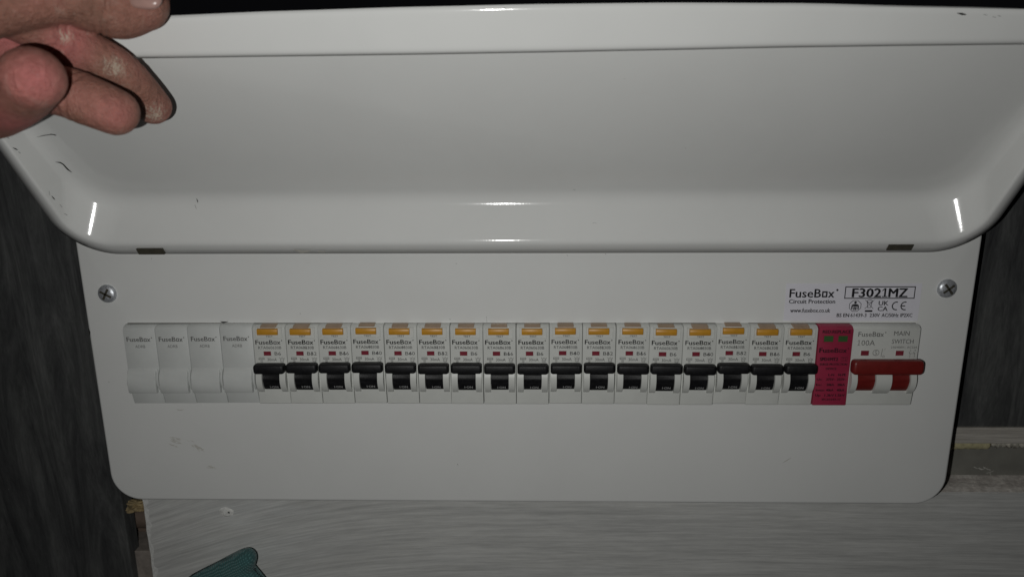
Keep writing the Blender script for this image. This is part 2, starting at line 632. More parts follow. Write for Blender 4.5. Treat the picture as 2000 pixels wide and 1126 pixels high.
# a pale plaster plug around a nail hole in the painted board
c = at(444, 999, BY)
bm = bmesh.new()
nseg = 22
cen = bm.verts.new((c.x + 1.2, BY - 0.2, c.z))
ring1 = [bm.verts.new((c.x + 1.2 + 0.75 * math.cos(a), BY - 0.75, c.z + 0.7 * math.sin(a))) for a in [2 * math.pi * i / nseg for i in range(nseg)]]
ring2 = [bm.verts.new((c.x + (2.9 + 0.9 * math.sin(3 * a + 1) + random.uniform(-.4, .4)) * math.cos(a), BY - 0.7, c.z + (2.2 + random.uniform(-.4, .4)) * math.sin(a))) for a in [2 * math.pi * i / nseg for i in range(nseg)]]
ring3 = [bm.verts.new((c.x + (4.6 + random.uniform(-.5, .8)) * math.cos(a) - 0.6, BY - 0.04, c.z + (3.2 + random.uniform(-.4, .6)) * math.sin(a))) for a in [2 * math.pi * i / nseg for i in range(nseg)]]
for A, B in ((ring1, ring2), (ring2, ring3)):
    for i in range(nseg):
        bm.faces.new((A[i], A[(i + 1) % nseg], B[(i + 1) % nseg], B[i]))
plug = bm_obj("plaster_patch", bm, plain("plaster", (0.80, 0.80, 0.77), 0.8, var=0.2, vscale=500, bmp=0.5, bscale=600))
plug.parent = board
plug.matrix_parent_inverse = Matrix.Translation(-board.location)
bm = bmesh.new()
bmesh.ops.create_circle(bm, cap_ends=True, segments=14, radius=0.8)
bmesh.ops.rotate(bm, verts=bm.verts, matrix=Matrix.Rotation(math.pi / 2, 3, 'X'))
bmesh.ops.translate(bm, verts=bm.verts, vec=(c.x + 1.2, BY - 0.3, c.z))
hole = bm_obj("nail_hole", bm, M['inside'])
hole.parent = plug

# ------------------------------------------------------------------ the unit
unit = empty("consumer_unit", (-6, 0, -86), "white steel fuse box with its lid lifted open on the wall", "fuse box")
UL = unit.location.copy()


def under(o, parent, root=None):
    """parent keeping the mesh in world millimetres"""
    o.parent = parent
    o.matrix_parent_inverse = Matrix.Identity(4)
    return o


def unit_part(o):
    o.parent = unit
    o.matrix_parent_inverse = Matrix.Translation(-UL)
    return o


PX0, PX1, PZ0, PZ1 = -247.0, 235.6, -86.4, 72.0
OX0, OX1, OZ0, OZ1 = -226.6, 209.3, -24.0, 22.0
# front plate: rounded sheet with an opening, folded edges
bm = bmesh.new()


def loop_at(pts, y):
    return [bm.verts.new((x, y, z)) for x, z in pts]


R0 = 17.0
prof = []
fr = 1.8
for i in range(7):
    a = math.radians(90 * i / 6)
    prof.append((fr - fr * math.sin(a), fr - fr * math.cos(a)))   # inset, depth
rings = []
for ins, dep in prof[::-1]:
    rr = (R0 - ins, R0 - ins, 3, 3)
    rings.append(loop_at(round_rect(PX0 + ins, PX1 - ins, PZ0 + ins, PZ1 - ins, 0, 10, rr), dep))
rings.append(loop_at(round_rect(PX0, PX1, PZ0, PZ1, 0, 10, (R0, R0, 3, 3)), 14))
ins = 7.0
rings.append(loop_at(round_rect(PX0 + ins, PX1 - ins, PZ0 + ins, PZ1 - 2, 0, 10, (R0 - ins, R0 - ins, 3, 3)), 14.2))
rings.append(loop_at(round_rect(PX0 + ins, PX1 - ins, PZ0 + ins, PZ1 - 2, 0, 10, (R0 - ins, R0 - ins, 3, 3)), WALL + 1))
# ring order: prof reversed starts at inset 0? order by depth
rings[:7] = sorted(rings[:7], key=lambda r: r[0].co.y)
sm = []
for A, B in zip(rings, rings[1:]):
    n = len(A)
    for i in range(n):
        sm.append(bm.faces.new((A[i], A[(i + 1) % n], B[(i + 1) % n], B[i])))
hole = loop_at(round_rect(OX0, OX1, OZ0, OZ1, 0, 4, (1.0, 1.0, 3.2, 3.2)), 0.0)
hole2 = [bm.verts.new((v.co.x, 1.6, v.co.z)) for v in hole]
n = len(hole)
for i in range(n):
    bm.faces.new((hole[i], hole[(i + 1) % n], hole2[(i + 1) % n], hole2[i]))
edges = []
for L in (rings[0], hole):
    for i in range(len(L)):
        e = bm.edges.get((L[i], L[(i + 1) % len(L)]))
        edges.append(e)
bmesh.ops.triangle_fill(bm, edges=edges, use_beauty=True, normal=(0, -1, 0))
plate = unit_part(bm_obj("front_plate", bm, M['paint'], smooth_angle=35))
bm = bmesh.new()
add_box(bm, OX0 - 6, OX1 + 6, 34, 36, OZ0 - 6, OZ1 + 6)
unit_part(bm_obj("light_block_back", bm, M['inside']))  # unseen black backing inside the body, added to block light


# dark strip standing in for the gap shadow along the opening's top
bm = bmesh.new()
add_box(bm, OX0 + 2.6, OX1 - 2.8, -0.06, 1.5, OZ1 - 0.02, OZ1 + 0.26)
unit_part(bm_obj("opening_gap_shade", bm, M['tab']))


# cross-head screws
def make_screw(c, rot):
    bm = bmesh.new()
    prof = [(0.0, -2.3), (1.6, -2.24), (3.0, -2.02), (4.1, -1.6), (4.9, -0.9), (5.15, 0.0)]
    seg = 28
    rs = []
    for r, y in prof:
        if r == 0:
            rs.append([bm.verts.new((0, y, 0))])
        else:
            rs.append([bm.verts.new((r * math.cos(2 * math.pi * i / seg), y, r * math.sin(2 * math.pi * i / seg))) for i in range(seg)])
    for A, B in zip(rs, rs[1:]):
        for i in range(seg):
            j = (i + 1) % seg
            if len(A) == 1:
                bm.faces.new((A[0], B[j], B[i]))
            else:
                bm.faces.new((A[i], A[j], B[j], B[i]))
    bmesh.ops.transform(bm, matrix=Matrix.Translation(c), verts=bm.verts)
    o = unit_part(bm_obj("screw", bm, M['steel'], smooth_angle=50))
    # cross recess: two dark wedge-shaped slots
    bm = bmesh.new()
    for a in (0, math.pi / 2):
        for (x0, x1, y0, y1, z0, z1) in ((-3.3, 3.3, -2.5, -1.2, -0.6, 0.6),):
            vs0 = len(bm.verts)
            tmp = bmesh.new()
            add_box(tmp, x0, x1, y0, y1, z0, z1, 0.12, 1)
            for v in tmp.verts:
                v.co.y += 0.04
            me = bpy.data.meshes.new("x")
            bmesh.ops.rotate(tmp, verts=tmp.verts, matrix=Matrix.Rotation(a + rot, 3, 'Y'))
            tmp.to_mesh(me)
            bm.from_mesh(me)
            bpy.data.meshes.remove(me)
            tmp.free()
    bmesh.ops.transform(bm, matrix=Matrix.Translation(c), verts=bm.verts)
    s = bm_obj("cross_slot", bm, M['tab'])
    s.parent = o
    # raised worn ring of paint round the head
    return o


make_screw((-232.9, 0, 38.9), 0.5)
make_screw((220.4, 0, 41.3), 0.9)

# rating label
la, lb_ = at(1537, 556, 0), at(1800, 556, 0)
LZ1 = 44.0
LZ0 = 23.4
LX0, LX1 = la.x - 0.3, lb_.x + 0.2
bm = bmesh.new()
add_box(bm, LX0, LX1, -0.14, 0.0005 + 0.02, LZ0, LZ1)
label = unit_part(bm_obj("rating_label", bm, M['paper']))
label["label"] = "white printed rating label"


def lz(py):
    return at(1670, py, -0.14).z


def lx(px, py=590):
    return at(px, py, -0.14).x


P = Print()
P.logo(lx(1541), lz(572), 4.7, lx(1631) - lx(1541), bold=0.024)
P.text("Circuit Protection", lx(1541), lz(588), 2.3, width=lx(1631) - lx(1541), align='L', bold=0.03)
P.text("www.fusebox.co.uk", lx(1545), lz(605.5), 2.3, width=lx(1623) - lx(1545), align='L', bold=0.022)
P.frame(lx(1648), lx(1785), lz(583), lz(559), 0.5)
P.text("F302", lx(1663), lz(571.3), 4.9, width=lx(1718.5) - lx(1663), align='L', bold=0.04)
P.text("MZ", lx(1734), lz(571.3), 4.9, width=lx(1770) - lx(1734), align='L', bold=0.04)
P.one(lx(1726.5), lz(571.3), 4.9, 0.95)
P.text("BS EN", lx(1637), lz(615), 2.0, width=lx(1661) - lx(1637), align='L', bold=0.035)
P.text("61439-3", lx(1664), lz(615), 2.0, width=lx(1695) - lx(1664), align='L', bold=0.022)
P.text("230V", lx(1701.5), lz(615), 2.0, width=lx(1721) - lx(1701.5), align='L', bold=0.025)
P.text("AC/50Hz", lx(1725), lz(615), 2.0, width=lx(1758) - lx(1725), align='L', bold=0.025)
P.text("IP2XC", lx(1762), lz(615), 2.0, width=lx(1785) - lx(1762), align='L', bold=0.03)
# octagon with a reading figure
cx, cz = lx(1671), lz(597)
oc = [(math.cos(math.radians(22.5 + 45 * i)), math.sin(math.radians(22.5 + 45 * i))) for i in range(8)]
P.ring([(cx + 3.45 * a, cz + 3.35 * b) for a, b in oc], [(cx + 3.15 * a, cz + 3.05 * b) for a, b in oc])
P.disc(cx, cz + 1.85, 0.72)
P.poly([(cx - 2.0, cz - 1.9), (cx - 1.3, cz - 1.9), (cx - 1.3, cz - 0.2), (cx - 1.0, cz - 0.2), (cx - 1.0, cz + 0.9), (cx - 1.6, cz + 0.7), (cx - 2.0, cz)])
P.poly([(cx + 2.0, cz - 1.9), (cx + 2.0, cz), (cx + 1.6, cz + 0.7), (cx + 1.0, cz + 0.9), (cx + 1.0, cz - 0.2), (cx + 1.3, cz - 0.2), (cx + 1.3, cz - 1.9)])
P.rect(cx - 0.98, cx + 0.98, cz - 0.3, cz + 0.95)
P.rect(cx - 0.85, cx - 0.1, cz - 2.3, cz - 0.5)
P.rect(cx + 0.1, cx + 0.85, cz - 2.3, cz - 0.5)
# crossed bin
cx, cz = lx(1698.5), lz(596)
P.line([(cx - 1.3, cz + 2.3), (cx - 0.9, cz - 1.2), (cx + 0.9, cz - 1.2), (cx + 1.3, cz + 2.3)], 0.3)
P.arc(cx, cz + 2.3, 0.7, 0.3, 0, 360, 14, 2.1)
P.line([(cx - 2.3, cz - 1.9), (cx + 2.4, cz + 3.0)], 0.22)
P.line([(cx + 2.3, cz - 1.9), (cx - 2.4, cz + 3.0)], 0.22)
P.rect(cx - 2.0, cx + 2.0, cz - 3.6, cz - 2.65)
# UKCA and CE marks
P.text("UK", lx(1726), lz(591.5), 2.45, width=lx(1736) - lx(1717), bold=0.025)
P.text("CA", lx(1725.5), lz(602.5), 2.45, width=lx(1735.5) - lx(1716), bold=0.025)
P.arc(lx(1751.5), lz(597), 2.15, 0.6, 75, 285, 14)
P.arc(lx(1768.5), lz(597), 2.15, 0.6, 75, 285, 14)
P.rect(lx(1768.5) - 1.9, lx(1768.5) + 0.1, lz(597) - 0.28, lz(597) + 0.28)
P.build("printed_text", -0.17, M['ink_black'], label)

# ------------------------------------------------------------------ lid (drawn steel tray, hinged at the top of the plate)
Cp = Vector((0, 1.0, 91.0))
Dp = Vector((0, -82.0, 176.0))
e_b = (Dp - Cp).normalized()
e_c = Vector((0, -e_b.z, e_b.y))               # towards the inside of the tray
LB = (Dp - Cp).length


def bc(y, z):
    d = Vector((0, y, z)) - Cp
    return d.dot(e_b), d.dot(e_c)


A_b, A_c = bc(-1.9, 61.2)
B_b, B_c = bc(-6.2, 67.5)
E_b, E_c = bc(-75.6, 156.7)
XL, XR = -246.4, 231.6
# parameters of a ring: xl, xr, b0, b1, depth at hinge, depth at free edge, corner radius hinge side, corner radius free side, bow of the free edge
rA = (XL, XR, A_b, E_b - 2.1, A_c, E_c - 0.8, 25, 14, 0.0)
rB = (XL + 6.0, XR - 6.0, B_b, E_b, B_c, E_c, 18, 14, 0.0)
rC = (XL + 8.0, XR - 8.0, 0.0, LB, 0.0, 0.0, 24, 12, 1.0)
rF = (XL + 34, XR - 34, 22.0, LB - 14, 0.0, 0.0, 14, 8, 1.0)
# measured outline of the free edge, slightly bowed and twisted by the hand that holds one corner
EDGE_X = [-300.0, -200.0, -150.0, -100.0, -50.0, 0.0, 50.0, 100.0, 150.0, 200.0, 300.0]
EDGE_RIM = [0.6, 0.6, 0.64, 0.87, 1.1, 1.5, 2.0, 2.6, 2.85, 3.0, 3.0]
EDGE_TOP = [-9.0, -6.7, -5.1, -3.5, -2.4, -1.8, -1.8, -2.6, -4.4, -6.0, -9.0]


def table(x, tab):
    for i in range(10):
        if x <= EDGE_X[i + 1] or i == 9:
            t = min(1.0, max(0.0, (x - EDGE_X[i]) / (EDGE_X[i + 1] - EDGE_X[i])))
            t = t * t * (3 - 2 * t) * 0.3 + t * 0.7
            return tab[i] + (tab[i + 1] - tab[i]) * t


def lerp(p, q, t):
    return tuple(a + (b - a) * t for a, b in zip(p, q))


def fillet(p, q, r, ta, tb, n):
    a, b = lerp(q, p, ta), lerp(q, r, tb)
    return [lerp(lerp(a, q, i / n), lerp(q, b, i / n), i / n) for i in range(n + 1)]


seq = [rA] + fillet(rA, rB, rC, 0.22, 0.09, 8) + fillet(rB, rC, rF, 0.26, 0.30, 12)


def lid_ring(P_):
    xl, xr, b0, b1, cH, cF, rh, rf, bow = P_
    pts = []
    n = 14

    def edge(x0_, b0_, x1_, b1_, k):
        for i in range(1, k):
            t = i / k
            pts.append((x0_ + (x1_ - x0_) * t, b0_ + (b1_ - b0_) * t))

    def corner(cx, cb, r, a0):
        for i in range(n + 1):
            a = math.radians(a0 + 90 * i / n)
            pts.append((cx + r * math.cos(a), cb + r * math.sin(a)))
    corner(xl + rh, b0 + rh, rh, 180)
    edge(xl + rh, b0, xr - rh, b0, 12)
    corner(xr - rh, b0 + rh, rh, 270)
    edge(xr, b0 + rh, xr, b1 - rf, 6)
    corner(xr - rf, b1 - rf, rf, 0)
    edge(xr - rf, b1, xl + rf, b1, 40)
    corner(xl + rf, b1 - rf, rf, 90)
    edge(xl, b1 - rf, xl, b0 + rh, 6)
    out = []
    mx, hw = (xl + xr) / 2, (xr - xl) / 2
    for x, b in pts:
        t = (b - b0) / (b1 - b0)
        c = cH + (cF - cH) * t
        dz = (table(x, EDGE_RIM) * (1 - bow) + table(x, EDGE_TOP) * bow) * max(0.0, t) ** 3
        out.append(Cp + Vector((x, 0, dz)) + e_b * b + e_c * c)
    return out


lv, lf = [], []
rn = 0
for Pk in seq:
    pts = lid_ring(Pk)
    rn = len(pts)
    lv += [tuple(p) for p in pts]
for k in range(len(seq) - 1):
    for i in range(rn):
        j = (i + 1) % rn
        lf.append((k * rn + i, k * rn + j, (k + 1) * rn + j, (k + 1) * rn + i))
lf.append(tuple(range((len(seq) - 1) * rn, len(seq) * rn)))
lid = unit_part(new_obj("lid", lv, lf, M['paint'], smooth=True))
lid["label"] = "open white steel lid"
lid.data.set_sharp_from_angle(angle=math.radians(40))
fn = lid.data.polygons[len(lf) - 1].normal
LID_SGN = 1
if fn.dot(e_c) < 0:
    LID_SGN = -1
    lid.data.flip_normals()
md = lid.modifiers.new("sheet", 'SOLIDIFY')
md.thickness = 0.0012
md.offset = -1.0
bvh_lid = BVHTree.FromPolygons([Vector(v) for v in lv], lf)
zp = 0.0

# hinge slots in the lip
for (a, b, y) in (((271, 493), (322, 493), 0), ((1731, 485), (1780, 485), 0)):
    p, q = at(*a, -3.2), at(*b, -3.2)
    bm = bmesh.new()
    zc = (p.z + q.z) / 2 + 0.9
    vs = [(0, -0.2, -2.0), (0, -4.1, 2.0), (0, -2.0, 2.6), (0, 1.0, -1.2)]
    prof = [(-2.6 - 0.9, zc - 1.9), (-5.0 - 0.8, zc + 1.5), (-3.0, zc + 2.2), (0.0, zc - 1.0)]
    add_prism(bm, prof, p.x, q.x, 0.15, 1)
    t = bm_obj("hinge_tab", bm, M['tab'])
    t.parent = lid
    t["label"] = "dark hinge tab"

# scuffs and scratches
def surf(px, py, lift=0.06):
    d = ray(px, py)
    best = None
    loc, nrm, idx, dist = bvh_lid.ray_cast(CAM, d)
    if loc is not None:
        if nrm.dot(d) * LID_SGN > 0:
            lift += 1.2                       # the outside of the sheet is what shows here
        if nrm.dot(d) > 0:
            nrm = -nrm
        best = (dist, loc + nrm * lift)
    p = at(px, py, 0)
    if PX0 < p.x < PX1 and PZ0 < p.z < 61:
        dd = (p - CAM).length
        if best is None or dd < best[0]:
            best = (dd, p + Vector((0, -lift, 0)))
    return best[1] if best else None


def stroke(name, pts, wpx, mat, parent):
    vs, fs = [], []
    lift = random.uniform(0.04, 0.14) + (0.15 if parent is lid else 0)
    n = len(pts)
    for i, (px, py) in enumerate(pts):
        a = pts[max(0, i - 1)]
        b = pts[min(n - 1, i + 1)]
        dx, dy = b[0] - a[0], b[1] - a[1]
        l = math.hypot(dx, dy) or 1
        wv = wpx * (0.25 if i in (0, n - 1) else 1.0) * random.uniform(0.7, 1.2) / 2
        for s in (-1, 1):
            q = surf(px - dy / l * wv * s, py + dx / l * wv * s, lift)
            if q is None:
                return None
            vs.append(tuple(q))
    for i in range(n - 1):
        fs.append((2 * i, 2 * i + 1, 2 * i + 3, 2 * i + 2))
    o = new_obj(name, vs, fs, mat)
    o.parent = parent
    return o


for pts, wpx in (
        ([(73, 267), (85, 264), (100, 262), (112, 263)], 1.6), ([(98, 261), (108, 263), (117, 266)], 2.2),
        ([(160, 264), (170, 266), (182, 267)], 2.0), ([(189, 274), (197, 273), (205, 274)], 1.8),
        ([(108, 316), (118, 317), (124, 321), (132, 330), (140, 336)], 2.4),
        ([(24, 288), (30, 291), (34, 293)], 2.5), ([(35, 296), (39, 299)], 3.0), ([(12, 267), (17, 271)], 2.4),
        ([(95, 373), (96, 381)], 2.0), ([(100, 382), (104, 387), (107, 390)], 2.0), ([(116, 399), (121, 405)], 1.8),
        ([(125, 417), (131, 420)], 2.6), ([(384, 387), (386, 392), (387, 396)], 1.8), ([(381, 400), (384, 408)], 1.6),
        ([(1797, 20), (1806, 20.5), (1818, 22)], 3.2), ([(1866, 24), (1876, 25.5), (1884, 26.5)], 3.0), ([(1917, 26), (1924, 27)], 2.6),
        ([(1936, 30), (1942, 32)], 2.6), ([(1946, 28), (1952, 30)], 2.6), ([(985, 17), (989, 18.5)], 3.0), ([(625, 21), (631, 22)], 2.0),
        ([(572, 489), (582, 490)], 1.4), ([(1120, 370), (1124, 371)], 1.6), ([(1157, 435), (1165, 436)], 1.4)):
    stroke("scuff_mark", pts, wpx, M['scuff'], lid)
for pts, wpx in (([(575, 487), (590, 491), (607, 489)], 7), ([(622, 490), (636, 491)], 7)):
    stroke("smear", pts, wpx, M['smear'], lid)
for pts, wpx, mt in (
        ([(1528, 903), (1537, 898), (1545, 893)], 2.0, 'smear'), ([(296, 503), (296, 507)], 1.4, 'scuff'), ([(893, 905), (895, 907)], 2.6, 'scuff'),
        ([(586, 610), (588, 613)], 2.0, 'scuff'), ([(950, 617), (951, 629)], 1.2, 'scuff'), ([(878, 622), (880, 624)], 2.2, 'scuff'),
        ([(1182, 495), (1184, 497)], 1.8, 'scuff'), ([(1107, 498), (1109, 499)], 2.4, 'scuff'), ([(890, 514), (892, 515)], 2.0, 'scuff'),
        ([(212, 744), (214, 746)], 2.4, 'scuff'), ([(430, 627), (436, 629), (446, 627.5)], 2.6, 'scuff'), ([(173, 640), (175, 648), (176, 655)], 3.0, 'scuff'),
        ([(316, 1001), (317, 1002)], 1.0, 'scuff')):
    stroke("scuff_mark", pts, wpx, M[mt], plate)

M['smudge'] = plain("soft_smudge", (0.53, 0.52, 0.48), 0.5, var=0.12, vscale=700)
for (cx_, cy_, ax, ay, ang, n_) in ((385, 872, 17, 4.5, 0.62, 26), (342, 859, 13, 5.5, 0.2, 18), (340, 870, 8, 2.0, 0.3, 6), (411, 912, 9, 2.5, 0.2, 6), (350, 800, 7, 2.0, 0.1, 4)):
    for k in range(n_):
        u_, v_ = random.gauss(0, 0.5), random.gauss(0, 0.5)
        px = cx_ + u_ * ax * math.cos(ang) - v_ * ay * math.sin(ang)
        py = cy_ + u_ * ax * math.sin(ang) + v_ * ay * math.cos(ang)
        l_ = random.uniform(2, 6)
        a_ = ang + random.uniform(-0.3, 0.3)
        stroke("scuff_mark", [(px - l_ * math.cos(a_), py - l_ * math.sin(a_)), (px, py + random.uniform(-.5, .5)), (px + l_ * math.cos(a_), py + l_ * math.sin(a_))], random.uniform(0.8, 2.2), M['smudge'], plate)

# ------------------------------------------------------------------ devices in the row
FACE = -5.0
ZT, ZB = 22.0, -23.3


def yz_body(bump_=False):
    return [(32, ZT), (-2.2, ZT), (-3.9, ZT - 0.5), (FACE, ZT - 1.6), (FACE, -15.4), (FACE + 0.5, ZB + 0.4), (FACE + 1.0, ZB), (32, ZB)]


def arc_prof(cy, cz, r, a0, a1, n):
    """points on a circle in (y, z); angle 0 points to the viewer (-y), positive upwards"""
    out = []
    for i in range(n + 1):
        a = math.radians(a0 + (a1 - a0) * i / n)
        out.append((cy - r * math.cos(a), cz + r * math.sin(a)))
    return out


DC = (1.5, -8.4)        # drum centre (y, z)


def cheek_bm(x0, x1, r=10.0):
    bm = bmesh.new()
    prof = arc_prof(DC[0], DC[1], r, 72, -66, 20) + [(4, DC[1] - 8), (4, DC[1] + 8)]
    add_prism(bm, prof, x0, x1, 0.35, 2)
    return bm


def toggle_bm(drums, bar, cz=-1.0, hz=2.75, cy=-8.3):
    bm = bmesh.new()
    for x0, x1 in drums:
        prof = arc_prof(DC[0], DC[1], 9.0, 65, 8, 8) + [(DC[0] - 9.35, DC[1] + 0.9), (DC[0] - 9.35, DC[1] + 0.2)] + arc_prof(DC[0], DC[1], 9.0, -3, -62, 10) + [(3, DC[1] - 7), (3, DC[1] + 7)]
        add_prism(bm, prof, x0, x1, 0.15, 1)
        # neck up to the bar
        add_prism(bm, [(-8.0, 0.2), (-8.4, -3.0), (-7.2, -5.2), (-2, -5.0), (-2, 0.2)], x0, x1, 0.15, 1)
    # bar: rounded, slightly flattened, chamfered ends
    b0, b1 = bar
    prof = []
    for i in range(20):
        a = 2 * math.pi * i / 20
        ca, sa = math.cos(a), math.sin(a)
        prof.append((cy - 2.8 * math.copysign(abs(ca) ** 0.5, ca), cz + hz * math.copysign(abs(sa) ** 0.5, sa)))
    secs = [(b0, 0.72), (b0 + 0.25, 0.84), (b0 + 0.9, 0.97), (b0 + 1.4, 1.0), (b1 - 1.4, 1.0), (b1 - 0.9, 0.97), (b1 - 0.25, 0.84), (b1, 0.72)]
    rs = [[bm.verts.new((x, cy + (y - cy) * s, cz + (z - cz) * s)) for y, z in prof] for x, s in secs]
    for A, B in zip(rs, rs[1:]):
        for i in range(20):
            bm.faces.new((A[i], B[i], B[(i + 1) % 20], A[(i + 1) % 20]))
    bm.faces.new(rs[0])
    bm.faces.new(rs[-1][::-1])
    return bm


def window(bm, x, z, w_, h_, proud=0.12):
    add_box(bm, x - w_ / 2, x + w_ / 2, FACE - proud, FACE + 0.4, z - h_ / 2, z + h_ / 2, 0.05, 1)


def rim_bm(x0, x1, z0, z1, t, y0, y1):
    bm = bmesh.new()
    add_box(bm, x0, x1, y0, y1, z1 - t, z1, 0.06, 1)
    add_box(bm, x0, x1, y0, y1, z0, z0 + t, 0.06, 1)
    add_box(bm, x0, x0 + t, y0, y1, z0 + t * 1.02, z1 - t * 1.02, 0.06, 1)
    add_box(bm, x1 - t, x1, y0, y1, z0 + t * 1.02, z1 - t * 1.02, 0.06, 1)
    return bm


def copy_tree(src, parent=None):
    c = src.copy()
    COL.objects.link(c)
    c.parent = parent
    for ch in src.children:
        copy_tree(ch, c)
    return c


# --- prototype circuit breaker
br = empty("circuit_breaker", (0, 0, 0), "x", "breaker")
bm = bmesh.new()
add_prism(bm, yz_body(), -8.84, 8.84, 0.25, 2)
body = bm_obj("body", bm, M['body'], br, 40)
rim = bm_obj("button_frame", rim_bm(-7.4, 7.4, 15.1, 21.3, 0.45, FACE - 0.45, FACE + 0.3), M['body'], br)
bm = bmesh.new()
add_box(bm, -7.3, 5.3, FACE - 0.08, FACE + 0.2, 15.3, 21.0)
bm = bmesh.new()
add_prism(bm, [(-5.4, 17.0), (-6.4, 17.3), (-6.7, 17.9), (-6.7, 20.0), (-6.4, 20.5), (-5.4, 20.6), (-3, 20.6), (-3, 17.0)], -6.0, 5.2, 0.3, 2)
btn = bm_obj("test_button", bm, M['yellow'], br, 40)
bm = bmesh.new()
add_prism(bm, [(-5.6, 20.62), (-5.5, 21.3), (-3.6, 22.35), (-1, 22.5), (-1, 20.62)], -4.6, 4.2, 0.3, 1)
stem = bm_obj("button_stem", bm, M['amber_dark'], btn)
bm = bmesh.new()
window(bm, -1.7, 6.4, 4.0, 2.4)
flag = bm_obj("indicator_window", bm, M['flag'], br)
rimf = bm_obj("window_rim", rim_bm(-1.7 - 2.35, -1.7 + 2.35, 6.4 - 1.5, 6.4 + 1.5, 0.3, FACE - 0.22, FACE + 0.2), M['body'], flag)
for x0, x1 in ((-8.2, -4.95), (4.95, 8.2)):
    bm_obj("toggle_guard", cheek_bm(x0, x1), M['body'], br, 35)
tog = bm_obj("toggle", toggle_bm([(-4.75, 4.75)], (-8.3, 8.3)), M['black'], br, 40)
P = Print()
P.text("I·ON", 0.9, 0, 1.55, width=4.4, bold=0.01)
a = math.radians(-27)
cy_, cz_ = DC[0] - 9.09 * math.cos(a), DC[1] + 9.09 * math.sin(a)
P.build("on_lettering", 0, M['ink_white'], tog, fn=lambda x, z: (x, cy_ + z * math.sin(a) * 1.0 - 0.04, cz_ + z * math.cos(a)))


def breaker_print(code, rating):
    P = Print()
    P.text("TEST", 0.2, 16.2, 0.95, width=3.9, bold=0.01)
    P.logo(-7.7, 12.85, 2.5, 14.2, bold=0.03)
    P.text(code, -0.1, 9.75, 1.65, width=12.7)
    P.text(rating, 2.3, 6.3, 1.95, align='L', width=1.75 * len(rating))
    P.text("30mA", 0.6, 2.9, 1.65, width=5.2)
    # tiny type marks
    P.text("6000", -5.2, 3.4, 0.85, width=3.1)
    P.frame(-6.75, -3.65, 2.75, 4.1, 0.12)
    P.text("3", -5.2, 1.9, 0.8)
    P.frame(-5.8, -4.6, 1.3, 2.5, 0.12)
    P.line([(4.6, 4.1), (5.4, 3.3), (6.2, 4.1), (7.0, 3.3), (7.6, 4.0)], 0.17)
    P.line([(4.8, 2.9), (7.6, 2.9)], 0.17)
    P.line([(5.2, 2.9), (5.2, 1.4)], 0.17)
    P.line([(6.9, 2.9), (6.9, 1.4)], 0.17)
    P.frame(5.6, 6.6, 1.3, 2.2, 0.14)
    return P


ratings = ["B6", "B32", "B16", "B40", "B40", "B32", "B6", "B16", "B6", "B40", "B32", "B16", "B6", "B40", "B32", "B16", "B6"]
codes = {"B6": "RTA060630B", "B16": "RTA061630B", "B32": "RTA063230B", "B40": "RTA064030B"}
pm = {}
for k in codes:
    o = breaker_print(codes[k], k).build("printed_text", FACE - 0.035, M['ink'], None)
    pm[k] = o.data
    bpy.data.objects.remove(o)
ordn = ["first", "second", "third", "fourth", "fifth", "sixth", "seventh", "eighth", "ninth", "tenth", "eleventh", "twelfth", "thirteenth", "fourteenth", "fifteenth", "sixteenth", "seventeenth"]
for i, rt in enumerate(ratings):
    o = br if i == 0 else copy_tree(br)
    o.location = Vector((-153 + 18 * (i + 0.5) + random.uniform(-0.07, 0.07), random.uniform(-0.3, 0.3), random.uniform(-0.3, 0.3))) * MM
    o.rotation_euler = (0, math.radians(random.uniform(-0.25, 0.25)), math.radians(random.uniform(-0.25, 0.25)))
    for c in o.children:
        if c.name.startswith("toggle") and not c.name.startswith("toggle_guard"):
            c.rotation_euler.x = math.radians(random.uniform(-2.0, 2.0))
        if c.name.startswith("test_button"):
            c.location.y = random.uniform(-0.25, 0.25) * MM
    tag(o, f"pale breaker marked {rt} with black toggle, {ordn[i]} right of the blank modules", "breaker", "circuit breakers in the row")
    b_ = [c for c in o.children if c.name.startswith("body")][0]
    t = bpy.data.objects.new("printed_text", pm[rt])
    COL.objects.link(t)
    t.parent = b_

# --- blank modules
BW = 17.95
bl = empty("blank_module", (0, 0, 0), "x", "blank module")
bm = bmesh.new()
prof = [(32, ZT), (-2.0, ZT), (-3.6, ZT - 0.6), (FACE + 0.3, ZT - 2.0), (FACE + 0.3, -16.0), (FACE + 2.2, ZB - 0.5), (32, ZB - 0.5)]
add_prism(bm, prof, -BW / 2 + 0.14, BW / 2 - 0.14, 0.3, 2)
bm_obj("body", bm, M['blank'], bl, 40)
bm = bmesh.new()
prof = [(-4.0, -1.8), (FACE + 0.1, -2.6), (-5.9, -4.4), (-6.9, -7.0), (-7.5, -10.0), (-7.6, -12.6), (-7.2, -15.2), (-6.6, -16.4), (-3, -16.2)]
add_prism(bm, prof, -BW / 2 + 0.3, BW / 2 - 2.0, 0.3, 2)
bm_obj("moulded_bulge", bm, M['blank'], bl, 50)
bm = bmesh.new()
prof = arc_prof(DC[0] + 0.6, DC[1] - 0.5, 9.2, 50, -66, 14) + [(3, -14), (3, -2)]
add_prism(bm, prof, BW / 2 - 1.3, BW / 2 - 0.2, 0.2, 1)
bm_obj("side_rib", bm, M['blank'], bl, 35)
P = Print()
P.logo(-7.2, 14.5, 2.6, 13.6, bold=0.03)
P.text("ADRB", -0.1, 10.4, 1.7, width=5.6)
P.build("printed_text", FACE + 0.3 - 0.035, M['ink_light'], bl.children[0])
names = ["leftmost of the four", "second from left of the four", "third from left of the four", "rightmost of the four, beside the first breaker"]
